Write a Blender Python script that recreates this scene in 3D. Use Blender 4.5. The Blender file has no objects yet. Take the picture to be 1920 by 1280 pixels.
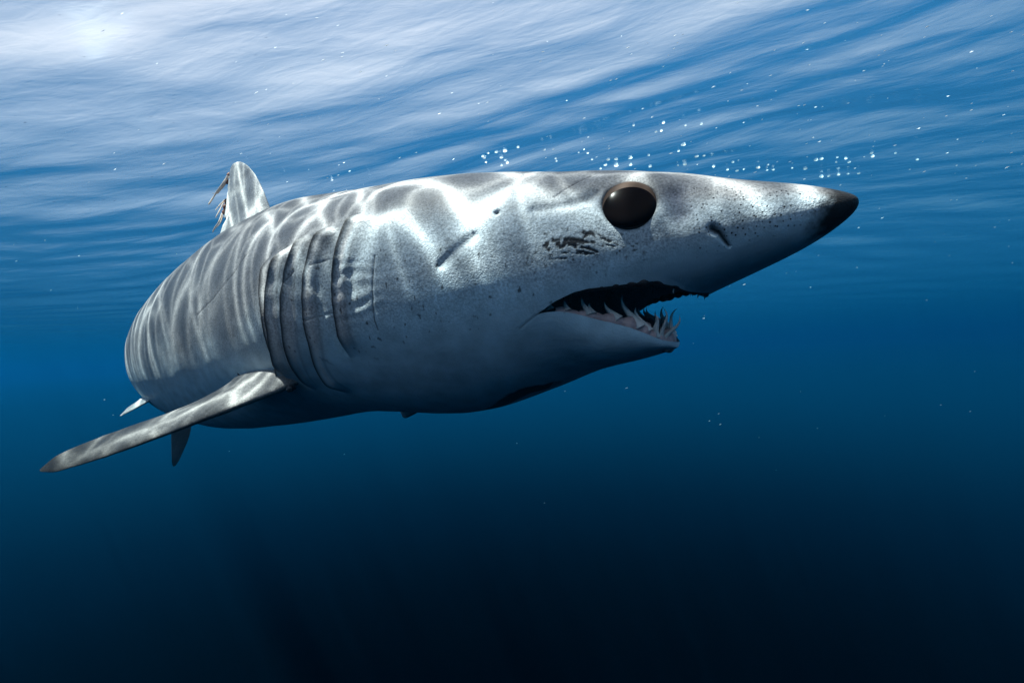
import bpy, bmesh, math, random
import numpy as np
from mathutils import Vector, Matrix

random.seed(7)
rng = np.random.default_rng(11)
scene = bpy.context.scene
col = scene.collection

# ------------------------------------------------------------------ camera
CAM_DEPTH = 0.84                      # metres below the mean water surface (z = 0)
ROLL, PITCH = math.radians(2.5), math.radians(1.0)
_r0 = np.array([1.0, 0, 0]); _u0 = np.array([0, -math.sin(PITCH), math.cos(PITCH)])
FWD = np.array([0, math.cos(PITCH), math.sin(PITCH)])
RIGHT = math.cos(ROLL) * _r0 - math.sin(ROLL) * _u0
UP = math.sin(ROLL) * _r0 + math.cos(ROLL) * _u0
EYE = np.array([0, 0, -CAM_DEPTH])

def to_world(P):
    """points measured from the diver's mask (right, up, ahead) -> world metres"""
    P = np.asarray(P, float)
    return EYE + P[..., 0:1] * RIGHT + P[..., 1:2] * UP + P[..., 2:3] * FWD

def camp(x, y, z):
    """a point given by its bearing from the diver's mask (pixels of a 1000 px focal length) and range ahead"""
    return to_world(np.array([(x - 960) / 1000 * z, (640 - y) / 1000 * z, z]))

cam_data = bpy.data.cameras.new('camera')
cam = bpy.data.objects.new('camera', cam_data)
col.objects.link(cam)
cam_data.sensor_width = 36.0
cam_data.lens = 36.0 * 1000.0 / 1920.0
cam_data.clip_start = 0.02
cam_data.clip_end = 2000.0
_m = Matrix.Identity(4)
for i in range(3):
    _m[i][0], _m[i][1], _m[i][2], _m[i][3] = RIGHT[i], UP[i], -FWD[i], EYE[i]
cam.matrix_world = _m
scene.camera = cam

# ------------------------------------------------------------------ light and exposure
SUN_CAM = np.array([-0.40, 0.91, -0.06]); SUN_CAM /= np.linalg.norm(SUN_CAM)
SUN = to_world(SUN_CAM) - EYE
SUN_EL = math.asin(SUN[2]); SUN_AZ = math.atan2(SUN[0], SUN[1])

scene.view_settings.view_transform = 'Standard'
scene.view_settings.look = 'None'
scene.view_settings.gamma = 1.0
scene.view_settings.use_curve_mapping = False
scene.view_settings.exposure = 0.3

world = bpy.data.worlds.new('World'); scene.world = world
world.use_nodes = True
nt = world.node_tree; nt.nodes.clear()
def N(tree, t, **kw):
    n = tree.nodes.new(t)
    for k, v in kw.items():
        setattr(n, k, v)
    return n
sky = N(nt, 'ShaderNodeTexSky', sky_type='NISHITA', sun_disc=False)
sky.sun_elevation = SUN_EL; sky.sun_rotation = SUN_AZ
bg_sky = N(nt, 'ShaderNodeBackground'); bg_sky.inputs['Strength'].default_value = 0.05
nt.links.new(sky.outputs[0], bg_sky.inputs['Color'])
# below the horizon lies the open sea: blue at eye level, going black with depth
tc = N(nt, 'ShaderNodeTexCoord'); sp = N(nt, 'ShaderNodeSeparateXYZ')
nt.links.new(tc.outputs['Generated'], sp.inputs[0])
asin = N(nt, 'ShaderNodeMath', operation='ARCSINE'); nt.links.new(sp.outputs['Z'], asin.inputs[0])
mr = N(nt, 'ShaderNodeMapRange'); nt.links.new(asin.outputs[0], mr.inputs['Value'])
mr.inputs['From Min'].default_value = math.radians(-40); mr.inputs['From Max'].default_value = 0.0
ramp = N(nt, 'ShaderNodeValToRGB'); nt.links.new(mr.outputs[0], ramp.inputs['Fac'])
cr = ramp.color_ramp
SEA = [(-40, (0.0000, 0.0004, 0.0012)), (-30, (0.0000, 0.0006, 0.0020)), (-22, (0.0001, 0.0020, 0.0058)),
       (-15, (0.0002, 0.0090, 0.0260)), (-10, (0.0003, 0.0225, 0.0560)), (-5, (0.0003, 0.0400, 0.1000)),
       (0, (0.0003, 0.0510, 0.1200))]
while len(cr.elements) < len(SEA):
    cr.elements.new(0.5)
for e, (d, c) in zip(cr.elements, SEA):
    e.position = (d + 40) / 40.0; e.color = (*c, 1)
cr.interpolation = 'B_SPLINE'
bg_sea = N(nt, 'ShaderNodeBackground'); nt.links.new(ramp.outputs[0], bg_sea.inputs['Color'])
gt = N(nt, 'ShaderNodeMath', operation='GREATER_THAN'); nt.links.new(sp.outputs['Z'], gt.inputs[0]); gt.inputs[1].default_value = 0.0
mixw = N(nt, 'ShaderNodeMixShader'); out = N(nt, 'ShaderNodeOutputWorld')
nt.links.new(gt.outputs[0], mixw.inputs[0]); nt.links.new(bg_sea.outputs[0], mixw.inputs[1])
nt.links.new(bg_sky.outputs[0], mixw.inputs[2]); nt.links.new(mixw.outputs[0], out.inputs[0])

sun_data = bpy.data.lights.new('sun', 'SUN')
sun_data.energy = 5.0; sun_data.angle = math.radians(0.6); sun_data.color = (1.0, 0.87, 0.81)
sun = bpy.data.objects.new('sun', sun_data); col.objects.link(sun)
sun.rotation_euler = Vector((-SUN[0], -SUN[1], -SUN[2])).to_track_quat('-Z', 'Y').to_euler()
sun.location = (0, 0, 20)

cy = scene.cycles
cy.use_denoising = True
cy.max_bounces = 6; cy.diffuse_bounces = 3; cy.glossy_bounces = 3; cy.transmission_bounces = 4
cy.volume_bounces = 0; cy.transparent_max_bounces = 8
cy.caustics_reflective = False; cy.caustics_refractive = False
cy.sample_clamp_indirect = 4.0

# ------------------------------------------------------------------ helpers
def sm(x, a, b):
    t = np.clip((x - a) / (b - a), 0, 1)
    return t * t * (3 - 2 * t)

def mesh_object(name, verts, faces, mat, parent=None, smooth=True):
    """verts in world metres; a child's mesh is stored relative to its parent's origin"""
    verts = np.asarray(verts, float)
    off = np.array(ORIGIN[parent.name]) if parent is not None else np.zeros(3)
    me = bpy.data.meshes.new(name)
    v = (verts - off).astype(np.float32)
    me.vertices.add(len(v)); me.vertices.foreach_set('co', v.ravel())
    if isinstance(faces, np.ndarray):
        nf, k = faces.shape
        me.loops.add(nf * k); me.loops.foreach_set('vertex_index', faces.ravel().astype(np.int32))
        me.polygons.add(nf)
        me.polygons.foreach_set('loop_start', np.arange(0, nf * k, k, dtype=np.int32))
        me.polygons.foreach_set('loop_total', np.full(nf, k, dtype=np.int32))
        me.update(calc_edges=True)
    else:
        me2 = bpy.data.meshes.new(name); bpy.data.meshes.remove(me); me = me2
        me.from_pydata([tuple(x) for x in v], [], faces)
    me.validate()
    if smooth:
        me.polygons.foreach_set('use_smooth', np.ones(len(me.polygons), bool))
    o = bpy.data.objects.new(name, me); col.objects.link(o)
    if mat is not None:
        me.materials.append(mat)
    ORIGIN[o.name] = tuple(off)
    if parent is not None:
        o.parent = parent
    return o
ORIGIN = {}

def grid_faces(n, m, wrap=False, base=0):
    i, j = np.meshgrid(np.arange(n - 1), np.arange(m if wrap else m - 1), indexing='ij')
    j2 = (j + 1) % m
    return (base + np.stack([i * m + j, (i + 1) * m + j, (i + 1) * m + j2, i * m + j2], -1)).reshape(-1, 4)

def color_attr(o, name, rgb):
    a = o.data.color_attributes.new(name, 'FLOAT_COLOR', 'POINT')
    c = np.ones((len(rgb), 4), np.float32); c[:, :3] = rgb
    a.data.foreach_set('color', c.ravel())

def float_attr(o, name, val):
    a = o.data.attributes.new(name, 'FLOAT', 'POINT')
    a.data.foreach_set('value', np.asarray(val, np.float32).ravel())

def vnoise(P, scale, seed=0):
    """smooth value noise, -1..1"""
    P = np.asarray(P) * scale + seed * 17.31
    i = np.floor(P).astype(np.int64); f = P - i; f = f * f * (3 - 2 * f)
    def h(a, b, c):
        n = (a * 374761393 + b * 668265263 + c * 2147483647 + seed * 144269) & 0xffffffff
        n = ((n ^ (n >> 13)) * 1274126177) & 0xffffffff
        return ((n ^ (n >> 16)) & 0xffff) / 32767.5 - 1
    r = 0
    for dx in (0, 1):
        for dy in (0, 1):
            for dz in (0, 1):
                w = (f[..., 0] if dx else 1 - f[..., 0]) * (f[..., 1] if dy else 1 - f[..., 1]) * (f[..., 2] if dz else 1 - f[..., 2])
                r = r + w * h(i[..., 0] + dx, i[..., 1] + dy, i[..., 2] + dz)
    return r

def fbm(P, scale, seed=0, oct=4):
    r = 0; a = 1.0
    for k in range(oct):
        r = r + a * vnoise(P, scale * 2 ** k, seed + k); a *= 0.5
    return r / 1.9

def new_mat(name):
    m = bpy.data.materials.new(name); m.use_nodes = True
    t = m.node_tree; t.nodes.clear()
    o = N(t, 'ShaderNodeOutputMaterial')
    return m, t, o

# ------------------------------------------------------------------ materials
def simple_mat(name, rgb, rough=0.5, spec=0.4, noise=0.0, nscale=60, bump=0.0, bscale=200, coat=0.0, trans=0.0):
    m, t, o = new_mat(name)
    b = N(t, 'ShaderNodeBsdfPrincipled')
    b.inputs['Roughness'].default_value = rough
    b.inputs['Specular IOR Level'].default_value = spec
    b.inputs['Coat Weight'].default_value = coat
    b.inputs['Base Color'].default_value = (*rgb, 1)
    tcn = N(t, 'ShaderNodeTexCoord')
    if noise:
        n = N(t, 'ShaderNodeTexNoise'); n.inputs['Scale'].default_value = nscale; n.inputs['Detail'].default_value = 5
        t.links.new(tcn.outputs['Object'], n.inputs['Vector'])
        mx = N(t, 'ShaderNodeMix', data_type='RGBA')
        mx.inputs[6].default_value = (*[c * (1 - noise) for c in rgb], 1)
        mx.inputs[7].default_value = (*[min(1, c * (1 + noise)) for c in rgb], 1)
        t.links.new(n.outputs['Fac'], mx.inputs[0]); t.links.new(mx.outputs[2], b.inputs['Base Color'])
    if bump:
        n2 = N(t, 'ShaderNodeTexNoise'); n2.inputs['Scale'].default_value = bscale; n2.inputs['Detail'].default_value = 4
        t.links.new(tcn.outputs['Object'], n2.inputs['Vector'])
        bp = N(t, 'ShaderNodeBump'); bp.inputs['Strength'].default_value = bump; bp.inputs['Distance'].default_value = 0.002
        t.links.new(n2.outputs['Fac'], bp.inputs['Height']); t.links.new(bp.outputs[0], b.inputs['Normal'])
    if trans:
        tr = N(t, 'ShaderNodeBsdfTranslucent'); tr.inputs['Color'].default_value = (*rgb, 1)
        ms = N(t, 'ShaderNodeMixShader'); ms.inputs[0].default_value = trans
        t.links.new(b.outputs[0], ms.inputs[1]); t.links.new(tr.outputs[0], ms.inputs[2]); t.links.new(ms.outputs[0], o.inputs[0])
    else:
        t.links.new(b.outputs[0], o.inputs[0])
    return m

def skin_material():
    m, t, o = new_mat('shark_skin')
    b = N(t, 'ShaderNodeBsdfPrincipled')
    b.inputs['Roughness'].default_value = 0.48; b.inputs['Specular IOR Level'].default_value = 0.22
    at = N(t, 'ShaderNodeAttribute', attribute_name='pigment')
    pm = N(t, 'ShaderNodeAttribute', attribute_name='pores')
    fl = N(t, 'ShaderNodeAttribute', attribute_name='fleck')
    tcn = N(t, 'ShaderNodeTexCoord')
    # fine speckle of the denticles
    n1 = N(t, 'ShaderNodeTexNoise'); n1.inputs['Scale'].default_value = 420; n1.inputs['Detail'].default_value = 3
    n2 = N(t, 'ShaderNodeTexNoise'); n2.inputs['Scale'].default_value = 45; n2.inputs['Detail'].default_value = 6
    for n in (n1, n2):
        t.links.new(tcn.outputs['Object'], n.inputs['Vector'])
    r1 = N(t, 'ShaderNodeMapRange'); r1.inputs['From Min'].default_value = 0.35; r1.inputs['From Max'].default_value = 0.65
    r1.inputs['To Min'].default_value = 0.62; r1.inputs['To Max'].default_value = 1.22
    t.links.new(n1.outputs['Fac'], r1.inputs['Value'])
    r2 = N(t, 'ShaderNodeMapRange'); r2.inputs['From Min'].default_value = 0.3; r2.inputs['From Max'].default_value = 0.7
    r2.inputs['To Min'].default_value = 0.82; r2.inputs['To Max'].default_value = 1.15
    t.links.new(n2.outputs['Fac'], r2.inputs['Value'])
    # speckle fades on the smooth white belly
    sx = N(t, 'ShaderNodeMix', data_type='FLOAT'); sx.inputs[2].default_value = 1.0
    t.links.new(fl.outputs['Fac'], sx.inputs[0]); t.links.new(r1.outputs[0], sx.inputs[3])
    mul = N(t, 'ShaderNodeMath', operation='MULTIPLY'); t.links.new(sx.outputs[0], mul.inputs[0]); t.links.new(r2.outputs[0], mul.inputs[1])
    vm = N(t, 'ShaderNodeVectorMath', operation='SCALE'); t.links.new(at.outputs['Color'], vm.inputs[0]); t.links.new(mul.outputs[0], vm.inputs['Scale'])
    # sensory pores on the snout
    vo = N(t, 'ShaderNodeTexVoronoi'); vo.inputs['Scale'].default_value = 230; vo.inputs['Randomness'].default_value = 0.8
    t.links.new(tcn.outputs['Object'], vo.inputs['Vector'])
    pr = N(t, 'ShaderNodeMapRange'); pr.inputs['From Min'].default_value = 0.15; pr.inputs['From Max'].default_value = 0.25
    pr.inputs['To Min'].default_value = 1.0; pr.inputs['To Max'].default_value = 0.0
    t.links.new(vo.outputs['Distance'], pr.inputs['Value'])
    pmul = N(t, 'ShaderNodeMath', operation='MULTIPLY'); t.links.new(pr.outputs[0], pmul.inputs[0]); t.links.new(pm.outputs['Fac'], pmul.inputs[1])
    mx = N(t, 'ShaderNodeMix', data_type='RGBA'); mx.inputs[7].default_value = (0.012, 0.012, 0.016, 1)
    t.links.new(pmul.outputs[0], mx.inputs[0]); t.links.new(vm.outputs[0], mx.inputs[6])
    t.links.new(mx.outputs[2], b.inputs['Base Color'])
    # relief
    n3 = N(t, 'ShaderNodeTexNoise'); n3.inputs['Scale'].default_value = 650; n3.inputs['Detail'].default_value = 2
    t.links.new(tcn.outputs['Object'], n3.inputs['Vector'])
    b1 = N(t, 'ShaderNodeBump'); b1.inputs['Strength'].default_value = 0.4; b1.inputs['Distance'].default_value = 0.0012
    t.links.new(n3.outputs['Fac'], b1.inputs['Height'])
    b2 = N(t, 'ShaderNodeBump'); b2.inputs['Strength'].default_value = 0.20; b2.inputs['Distance'].default_value = 0.004
    n4 = N(t, 'ShaderNodeTexNoise'); n4.inputs['Scale'].default_value = 70; n4.inputs['Detail'].default_value = 4
    t.links.new(tcn.outputs['Object'], n4.inputs['Vector']); t.links.new(n4.outputs['Fac'], b2.inputs['Height'])
    t.links.new(b2.outputs[0], b1.inputs['Normal']); t.links.new(b1.outputs[0], b.inputs['Normal'])
    t.links.new(b.outputs[0], o.inputs[0])
    return m

SKIN = skin_material()
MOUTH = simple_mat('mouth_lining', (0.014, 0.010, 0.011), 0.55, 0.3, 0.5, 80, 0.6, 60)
GUM = simple_mat('gum', (0.42, 0.30, 0.30), 0.4, 0.5, 0.35, 130, 0.7, 160)
TOOTH = simple_mat('tooth', (0.62, 0.62, 0.60), 0.25, 0.5, 0.15, 150, trans=0.15)
IRIS = simple_mat('iris', (0.060, 0.040, 0.031), 0.6, 0.04, 0.3, 120)
PUPIL = simple_mat('pupil', (0.003, 0.002, 0.002), 0.20, 0.03)
STRAND = simple_mat('strand', (0.80, 0.70, 0.62), 0.5, 0.3, 0.25, 200, trans=0.35)
SORE = simple_mat('sore', (0.26, 0.10, 0.055), 0.6, 0.3, 0.7, 300, 0.8, 300)
FLESH = simple_mat('raw_flesh', (0.02, 0.016, 0.018), 0.5, 0.4, 0.5, 150, 0.8, 200)

# ------------------------------------------------------------------ water surface
def wave_height(x, y):
    r = np.random.default_rng(5)
    # one long swell, its lean shaped to brighten the left, then the wind waves
    lean = 0.22 * x + 0.09 * (y - 1.0)
    z = np.where(lean < 0, 0.34 * np.tanh(lean / 0.34), 1.15 * np.tanh(lean / 1.15)) * np.exp(-((x ** 2 + (y - 1.0) ** 2) / 16.0 ** 2))
    for k in range(46):
        lam = 0.16 * (2.6 / 0.16) ** r.random()
        ang = math.radians(96) + r.normal() * 0.42
        kx, ky = math.cos(ang) * 2 * math.pi / lam, math.sin(ang) * 2 * math.pi / lam
        amp = 0.0031 * min(lam, 0.9) ** 1.1
        ph = r.random() * 6.283
        w = np.sin(kx * x + ky * y + ph + 0.6 * np.sin(0.37 * kx * y - 0.31 * ky * x + ph))
        z = z + amp * np.exp(-(np.hypot(x, y - 1) / (lam * 26)) ** 2) * w
    return z

WIN = (0.05, 0.86)
GLOW_C = ((0.08, 0.35, 0.74, 1), (0.78, 0.74, 0.84, 1))  # daylight glow painted by view angle, blue when flat, white when steep
def water_material():
    m, t, o = new_mat('water_surface')
    geo = N(t, 'ShaderNodeNewGeometry')
    # small ripples, stretched along the crests
    mp = N(t, 'ShaderNodeMapping'); mp.inputs['Scale'].default_value = (0.65, 1.30, 1.0); mp.inputs['Rotation'].default_value = (0, 0, math.radians(8))
    t.links.new(geo.outputs['Position'], mp.inputs['Vector'])
    n1 = N(t, 'ShaderNodeTexNoise'); n1.inputs['Scale'].default_value = 6.0; n1.inputs['Detail'].default_value = 3; n1.inputs['Distortion'].default_value = 0.35
    n1.inputs['Roughness'].default_value = 0.42
    t.links.new(mp.outputs[0], n1.inputs['Vector'])
    n5 = N(t, 'ShaderNodeTexNoise'); n5.inputs['Scale'].default_value = 21.0; n5.inputs['Detail'].default_value = 4; n5.inputs['Distortion'].default_value = 0.6
    mp5 = N(t, 'ShaderNodeMapping'); mp5.inputs['Scale'].default_value = (0.5, 1.2, 1.0); mp5.inputs['Rotation'].default_value = (0, 0, math.radians(-14))
    t.links.new(geo.outputs['Position'], mp5.inputs['Vector']); t.links.new(mp5.outputs[0], n5.inputs['Vector'])
    b5 = N(t, 'ShaderNodeBump'); b5.inputs['Strength'].default_value = 0.17; b5.inputs['Distance'].default_value = 0.0065
    t.links.new(n5.outputs['Fac'], b5.inputs['Height'])
    bp = N(t, 'ShaderNodeBump'); bp.inputs['Strength'].default_value = 0.33; bp.inputs['Distance'].default_value = 0.02
    t.links.new(n1.outputs['Fac'], bp.inputs['Height']); t.links.new(b5.outputs[0], bp.inputs['Normal'])
    gl = N(t, 'ShaderNodeBsdfGlossy'); gl.inputs['Roughness'].default_value = 0.16; gl.inputs['Color'].default_value = (0.97, 0.985, 1, 1)
    t.links.new(bp.outputs[0], gl.inputs['Normal'])
    # caustic net painted into the see-through colour, throwing bright lines on the shark
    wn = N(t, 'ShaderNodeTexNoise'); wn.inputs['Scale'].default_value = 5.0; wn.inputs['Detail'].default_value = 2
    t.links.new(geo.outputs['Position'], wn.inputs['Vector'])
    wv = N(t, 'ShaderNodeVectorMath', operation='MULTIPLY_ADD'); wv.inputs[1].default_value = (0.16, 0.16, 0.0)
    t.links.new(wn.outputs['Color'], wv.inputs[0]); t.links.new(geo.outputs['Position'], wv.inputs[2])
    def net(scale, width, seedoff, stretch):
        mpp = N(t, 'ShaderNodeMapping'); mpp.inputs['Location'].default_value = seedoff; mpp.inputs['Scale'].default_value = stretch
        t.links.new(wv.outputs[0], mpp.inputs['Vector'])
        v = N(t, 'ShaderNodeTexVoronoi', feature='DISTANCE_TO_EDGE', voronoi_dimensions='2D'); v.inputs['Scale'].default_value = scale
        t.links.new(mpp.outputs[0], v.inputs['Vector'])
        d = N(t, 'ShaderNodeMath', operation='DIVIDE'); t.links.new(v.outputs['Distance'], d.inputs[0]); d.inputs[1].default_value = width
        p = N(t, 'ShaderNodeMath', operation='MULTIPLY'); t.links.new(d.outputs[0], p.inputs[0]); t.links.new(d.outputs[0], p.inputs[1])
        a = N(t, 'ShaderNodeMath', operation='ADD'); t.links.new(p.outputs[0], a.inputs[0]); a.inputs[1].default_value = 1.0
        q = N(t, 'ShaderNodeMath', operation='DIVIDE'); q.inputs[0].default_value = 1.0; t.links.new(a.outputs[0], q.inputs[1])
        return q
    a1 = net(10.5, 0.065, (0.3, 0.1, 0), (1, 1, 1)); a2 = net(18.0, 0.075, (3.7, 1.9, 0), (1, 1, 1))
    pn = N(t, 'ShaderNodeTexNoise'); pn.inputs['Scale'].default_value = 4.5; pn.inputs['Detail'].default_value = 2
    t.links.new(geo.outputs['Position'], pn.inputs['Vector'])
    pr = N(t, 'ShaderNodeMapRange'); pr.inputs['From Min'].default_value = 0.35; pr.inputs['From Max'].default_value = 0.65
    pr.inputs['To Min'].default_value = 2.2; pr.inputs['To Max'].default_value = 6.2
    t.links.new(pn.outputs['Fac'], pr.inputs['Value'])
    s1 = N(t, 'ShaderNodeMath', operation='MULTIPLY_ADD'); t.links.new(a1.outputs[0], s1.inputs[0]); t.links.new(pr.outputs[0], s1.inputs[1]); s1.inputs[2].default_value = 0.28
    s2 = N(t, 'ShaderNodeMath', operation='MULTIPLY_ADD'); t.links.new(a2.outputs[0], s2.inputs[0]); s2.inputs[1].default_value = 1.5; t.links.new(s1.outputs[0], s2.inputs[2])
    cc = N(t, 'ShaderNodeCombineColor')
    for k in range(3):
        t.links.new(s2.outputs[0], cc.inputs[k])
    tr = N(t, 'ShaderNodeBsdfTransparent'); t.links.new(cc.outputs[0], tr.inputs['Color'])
    # steep views pass daylight, flat ones mirror the deep; ripples finer than the mesh soften the change-over
    lw = N(t, 'ShaderNodeLayerWeight'); lw.inputs['Blend'].default_value = 0.5; t.links.new(bp.outputs[0], lw.inputs['Normal'])
    fc = N(t, 'ShaderNodeMapRange')
    fc.inputs['From Min'].default_value = 1.0 - WIN[0]; fc.inputs['From Max'].default_value = 1.0 - WIN[1]
    fc.inputs['To Min'].default_value = 0.06; fc.inputs['To Max'].default_value = 1.0
    t.links.new(lw.outputs['Facing'], fc.inputs['Value'])
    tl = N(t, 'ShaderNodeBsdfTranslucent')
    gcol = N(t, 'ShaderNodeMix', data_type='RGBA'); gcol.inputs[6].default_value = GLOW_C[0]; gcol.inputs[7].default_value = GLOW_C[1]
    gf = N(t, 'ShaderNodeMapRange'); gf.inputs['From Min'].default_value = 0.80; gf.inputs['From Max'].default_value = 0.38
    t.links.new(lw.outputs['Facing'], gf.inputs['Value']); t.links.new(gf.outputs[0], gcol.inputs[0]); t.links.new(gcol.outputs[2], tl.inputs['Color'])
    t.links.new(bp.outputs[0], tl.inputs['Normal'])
    m1 = N(t, 'ShaderNodeMixShader')
    f2 = N(t, 'ShaderNodeMapRange', interpolation_type='SMOOTHSTEP')
    f2.inputs['From Min'].default_value = 0.27; f2.inputs['From Max'].default_value = 0.37  # keeps the painted net out of the flatter views
    f2.inputs['To Min'].default_value = 0.04; f2.inputs['To Max'].default_value = 1.0
    lw2 = N(t, 'ShaderNodeLayerWeight'); lw2.inputs['Blend'].default_value = 0.5
    t.links.new(lw2.outputs['Facing'], f2.inputs['Value']); t.links.new(f2.outputs[0], m1.inputs[0])
    t.links.new(tr.outputs[0], m1.inputs[1]); t.links.new(tl.outputs[0], m1.inputs[2])
    m2 = N(t, 'ShaderNodeMixShader'); t.links.new(fc.outputs[0], m2.inputs[0])
    t.links.new(gl.outputs[0], m2.inputs[1]); t.links.new(m1.outputs[0], m2.inputs[2])
    t.links.new(m2.outputs[0], o.inputs[0])
    return m

HALF = 1500.0
u = np.linspace(-1, 1, 760)
gx = np.sinh(u * 8.6) / math.sinh(8.6) * HALF
gy = np.sinh(u * 8.6) / math.sinh(8.6) * HALF + 1.6
GX, GY = np.meshgrid(gx, gy, indexing='ij')
GZ = wave_height(GX, GY)
water = mesh_object('water_surface', np.stack([GX, GY, GZ], -1).reshape(-1, 3), grid_faces(len(gx), len(gy)), water_material())
water['kind'] = 'structure'

# ------------------------------------------------------------------ shark: lofted body
TL = 2.4
SK = np.array([0, .006, .02, .04, .06, .085, .115, .15, .19, .23, .27, .32, .38, .45, .55, .68, .82, .93])
PW = np.array([0.0, 0.00708, 0.01517, 0.02315, 0.03085, 0.04148, 0.0549, 0.06832, 0.07835, 0.07931, 0.07468, 0.07071, 0.06606, 0.06297, 0.05437, 0.0373, 0.02124, 0.016])
PT = np.array([0.0, 0.00513, 0.01116, 0.01828, 0.02635, 0.03434, 0.04147, 0.05082, 0.0588, 0.06542, 0.07339, 0.08221, 0.08414, 0.07712, 0.06261, 0.04077, 0.02001, 0.00984])
SU = np.array([0, .006, .02, .04, .06, .085, .115])
PU = np.array([0.0, 0.00687, 0.01375, 0.02022, 0.02637, 0.0363, 0.0545])
SL = np.array([.06, .085, .115, .15, .19, .23, .27, .32, .38, .45, .55, .68, .82, .93])
PL = np.array([0.04371, 0.0499, 0.05447, 0.06452, 0.07207, 0.06979, 0.06835, 0.07224, 0.07619, 0.07838, 0.06921, 0.04491, 0.02188, 0.01056])

def pchip(xk, yk, x):
    h = np.diff(xk); d = np.diff(yk) / h
    m = np.zeros_like(yk); w1 = 2 * h[1:] + h[:-1]; w2 = h[1:] + 2 * h[:-1]
    with np.errstate(divide='ignore', invalid='ignore'):
        hm = (w1 + w2) / (w1 / d[:-1] + w2 / d[1:])
    m[1:-1] = np.where(d[:-1] * d[1:] > 0, hm, 0); m[0] = d[0]; m[-1] = d[-1]
    i = np.clip(np.searchsorted(xk, x) - 1, 0, len(xk) - 2); t = (x - xk[i]) / h[i]
    return ((1 + 2 * t) * (1 - t) ** 2) * yk[i] + t * (1 - t) ** 2 * h[i] * m[i] + t * t * (3 - 2 * t) * yk[i + 1] + t * t * (t - 1) * h[i] * m[i + 1]

class Profile:
    """a body profile over the fraction of length, kinks of the spline ironed out"""
    def __init__(s, xk, yk, sig=0.011):
        s.x = np.linspace(math.sqrt(xk[0]), math.sqrt(xk[-1]), 3000)
        y = pchip(np.sqrt(xk), yk, s.x)
        n = int(sig * 3 / (s.x[1] - s.x[0])); k = np.exp(-0.5 * (np.arange(-n, n + 1) * (s.x[1] - s.x[0]) / sig) ** 2); k /= k.sum()
        a = np.concatenate([2 * y[0] - y[n:0:-1], y, 2 * y[-1] - y[-2:-n - 2:-1]])
        s.y = np.convolve(a, k, 'valid')
        s.y += (y[0] - s.y[0])
    def __call__(s, q):
        return np.interp(np.sqrt(np.clip(q, 0, None)), s.x, s.y)
fW, fT, fU, fL = Profile(SK, PW), Profile(SK, PT), Profile(SU, PU), Profile(SL, PL)

# spine, measured from the diver (right, up, ahead)
NOSE = np.array([0.30646, 0.12457, 0.47122]); TH0, PIT, RO, K1, K2 = 0.61158, 0.10606, 0.00129, 0.0841, 0.41284
ss = np.linspace(0, 1.06, 426)
th = TH0 + K1 * sm(ss, .18, .55) + K2 * sm(ss, .45, .95)
Bv = np.stack([-np.cos(th) * math.cos(PIT), np.full_like(th, -math.sin(PIT)), np.sin(th) * math.cos(PIT)], 1)
Sp = np.concatenate([np.zeros((1, 3)), np.cumsum((Bv[1:] + Bv[:-1]) / 2 * (ss[1] - ss[0]), 0)]) * TL + NOSE
Rv = np.stack([-np.sin(th), 0 * th, -np.cos(th)], 1)
Uv = np.cross(Rv, Bv); Uv *= np.sign(Uv[:, 1:2])
Rv, Uv = Rv * math.cos(RO) + Uv * math.sin(RO), Uv * math.cos(RO) - Rv * math.sin(RO)
Sp_w = to_world(Sp); Rv_w = to_world(Rv) - EYE; Uv_w = to_world(Uv) - EYE; Bv_w = to_world(Bv) - EYE
def frame(q):
    f = lambda A: np.stack([np.interp(q, ss, A[:, j]) for j in range(3)], -1)
    return f(Sp_w), f(Rv_w), f(Uv_w), f(Bv_w)
def place(q, y, z):
    """fraction of length from the nose, metres to the shark's right, metres up -> world"""
    q = np.asarray(q, float); P, R, U, _ = frame(q)
    return P + R * np.asarray(y, float)[..., None] + U * np.asarray(z, float)[..., None]

QC, PHC = 0.1137, -30.3             # corner of the mouth
QM = 0.0565                         # front of the upper lip
QJ = 0.0725                         # tip of the lower jaw
LIPQ = np.array([.0565, .0580, .0615, .0642, .0707, .0789, .0850, .0928, .0984, .1057, .1137])
LIPP = np.array([-90, -82, -67, -54, -41, -36, -33, -29, -27.6, -28, -30.3])
JQ = np.array([.0725, .0751, .0792, .0838, .0905, .0958, .1024, .1083, .1137])
JZ = np.array([-.0447, -.0435, -.0404, -.0375, -.0345, -.0328, -.0309, -.0292, -.0287])
def bot_u(q):
    d = fL(QC) - fU(QC)
    return np.where(q < QC, fU(np.minimum(q, .115)) + d * sm(q, .09, QC), fL(np.maximum(q, .06)))
EX = 0.93
def sect(q, ph, bot):
    c, s = np.cos(ph), np.sin(ph)
    return fW(q) * TL * np.sign(c) * np.abs(c) ** EX, np.where(s > 0, fT(q), bot) * TL * np.sign(s) * np.abs(s) ** EX
def upper(q, ph):
    return sect(q, ph, bot_u(q))
def lip_phi(q):
    return np.radians(np.where(q < QM, -90.0, np.where(q > QC, PHC, np.interp(q, LIPQ, LIPP))))

# rows along the body, denser on the head
def dens(parts):
    r = [np.linspace(a, b, n, endpoint=False) for a, b, n in parts]
    return np.concatenate(r + [[parts[-1][1]]])
q_front = np.linspace(0, math.sqrt(.03), 130, endpoint=False) ** 2
q_front[0] = 1e-7
q_mid = dens([(.03, QM, 70), (QM, .0645, 26), (.0645, QC, 132), (QC, .17, 120), (.17, .30, 380), (.30, .5, 130), (.5, .945, 110)])
qU = np.concatenate([q_front, q_mid])
NUc = 420
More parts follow.
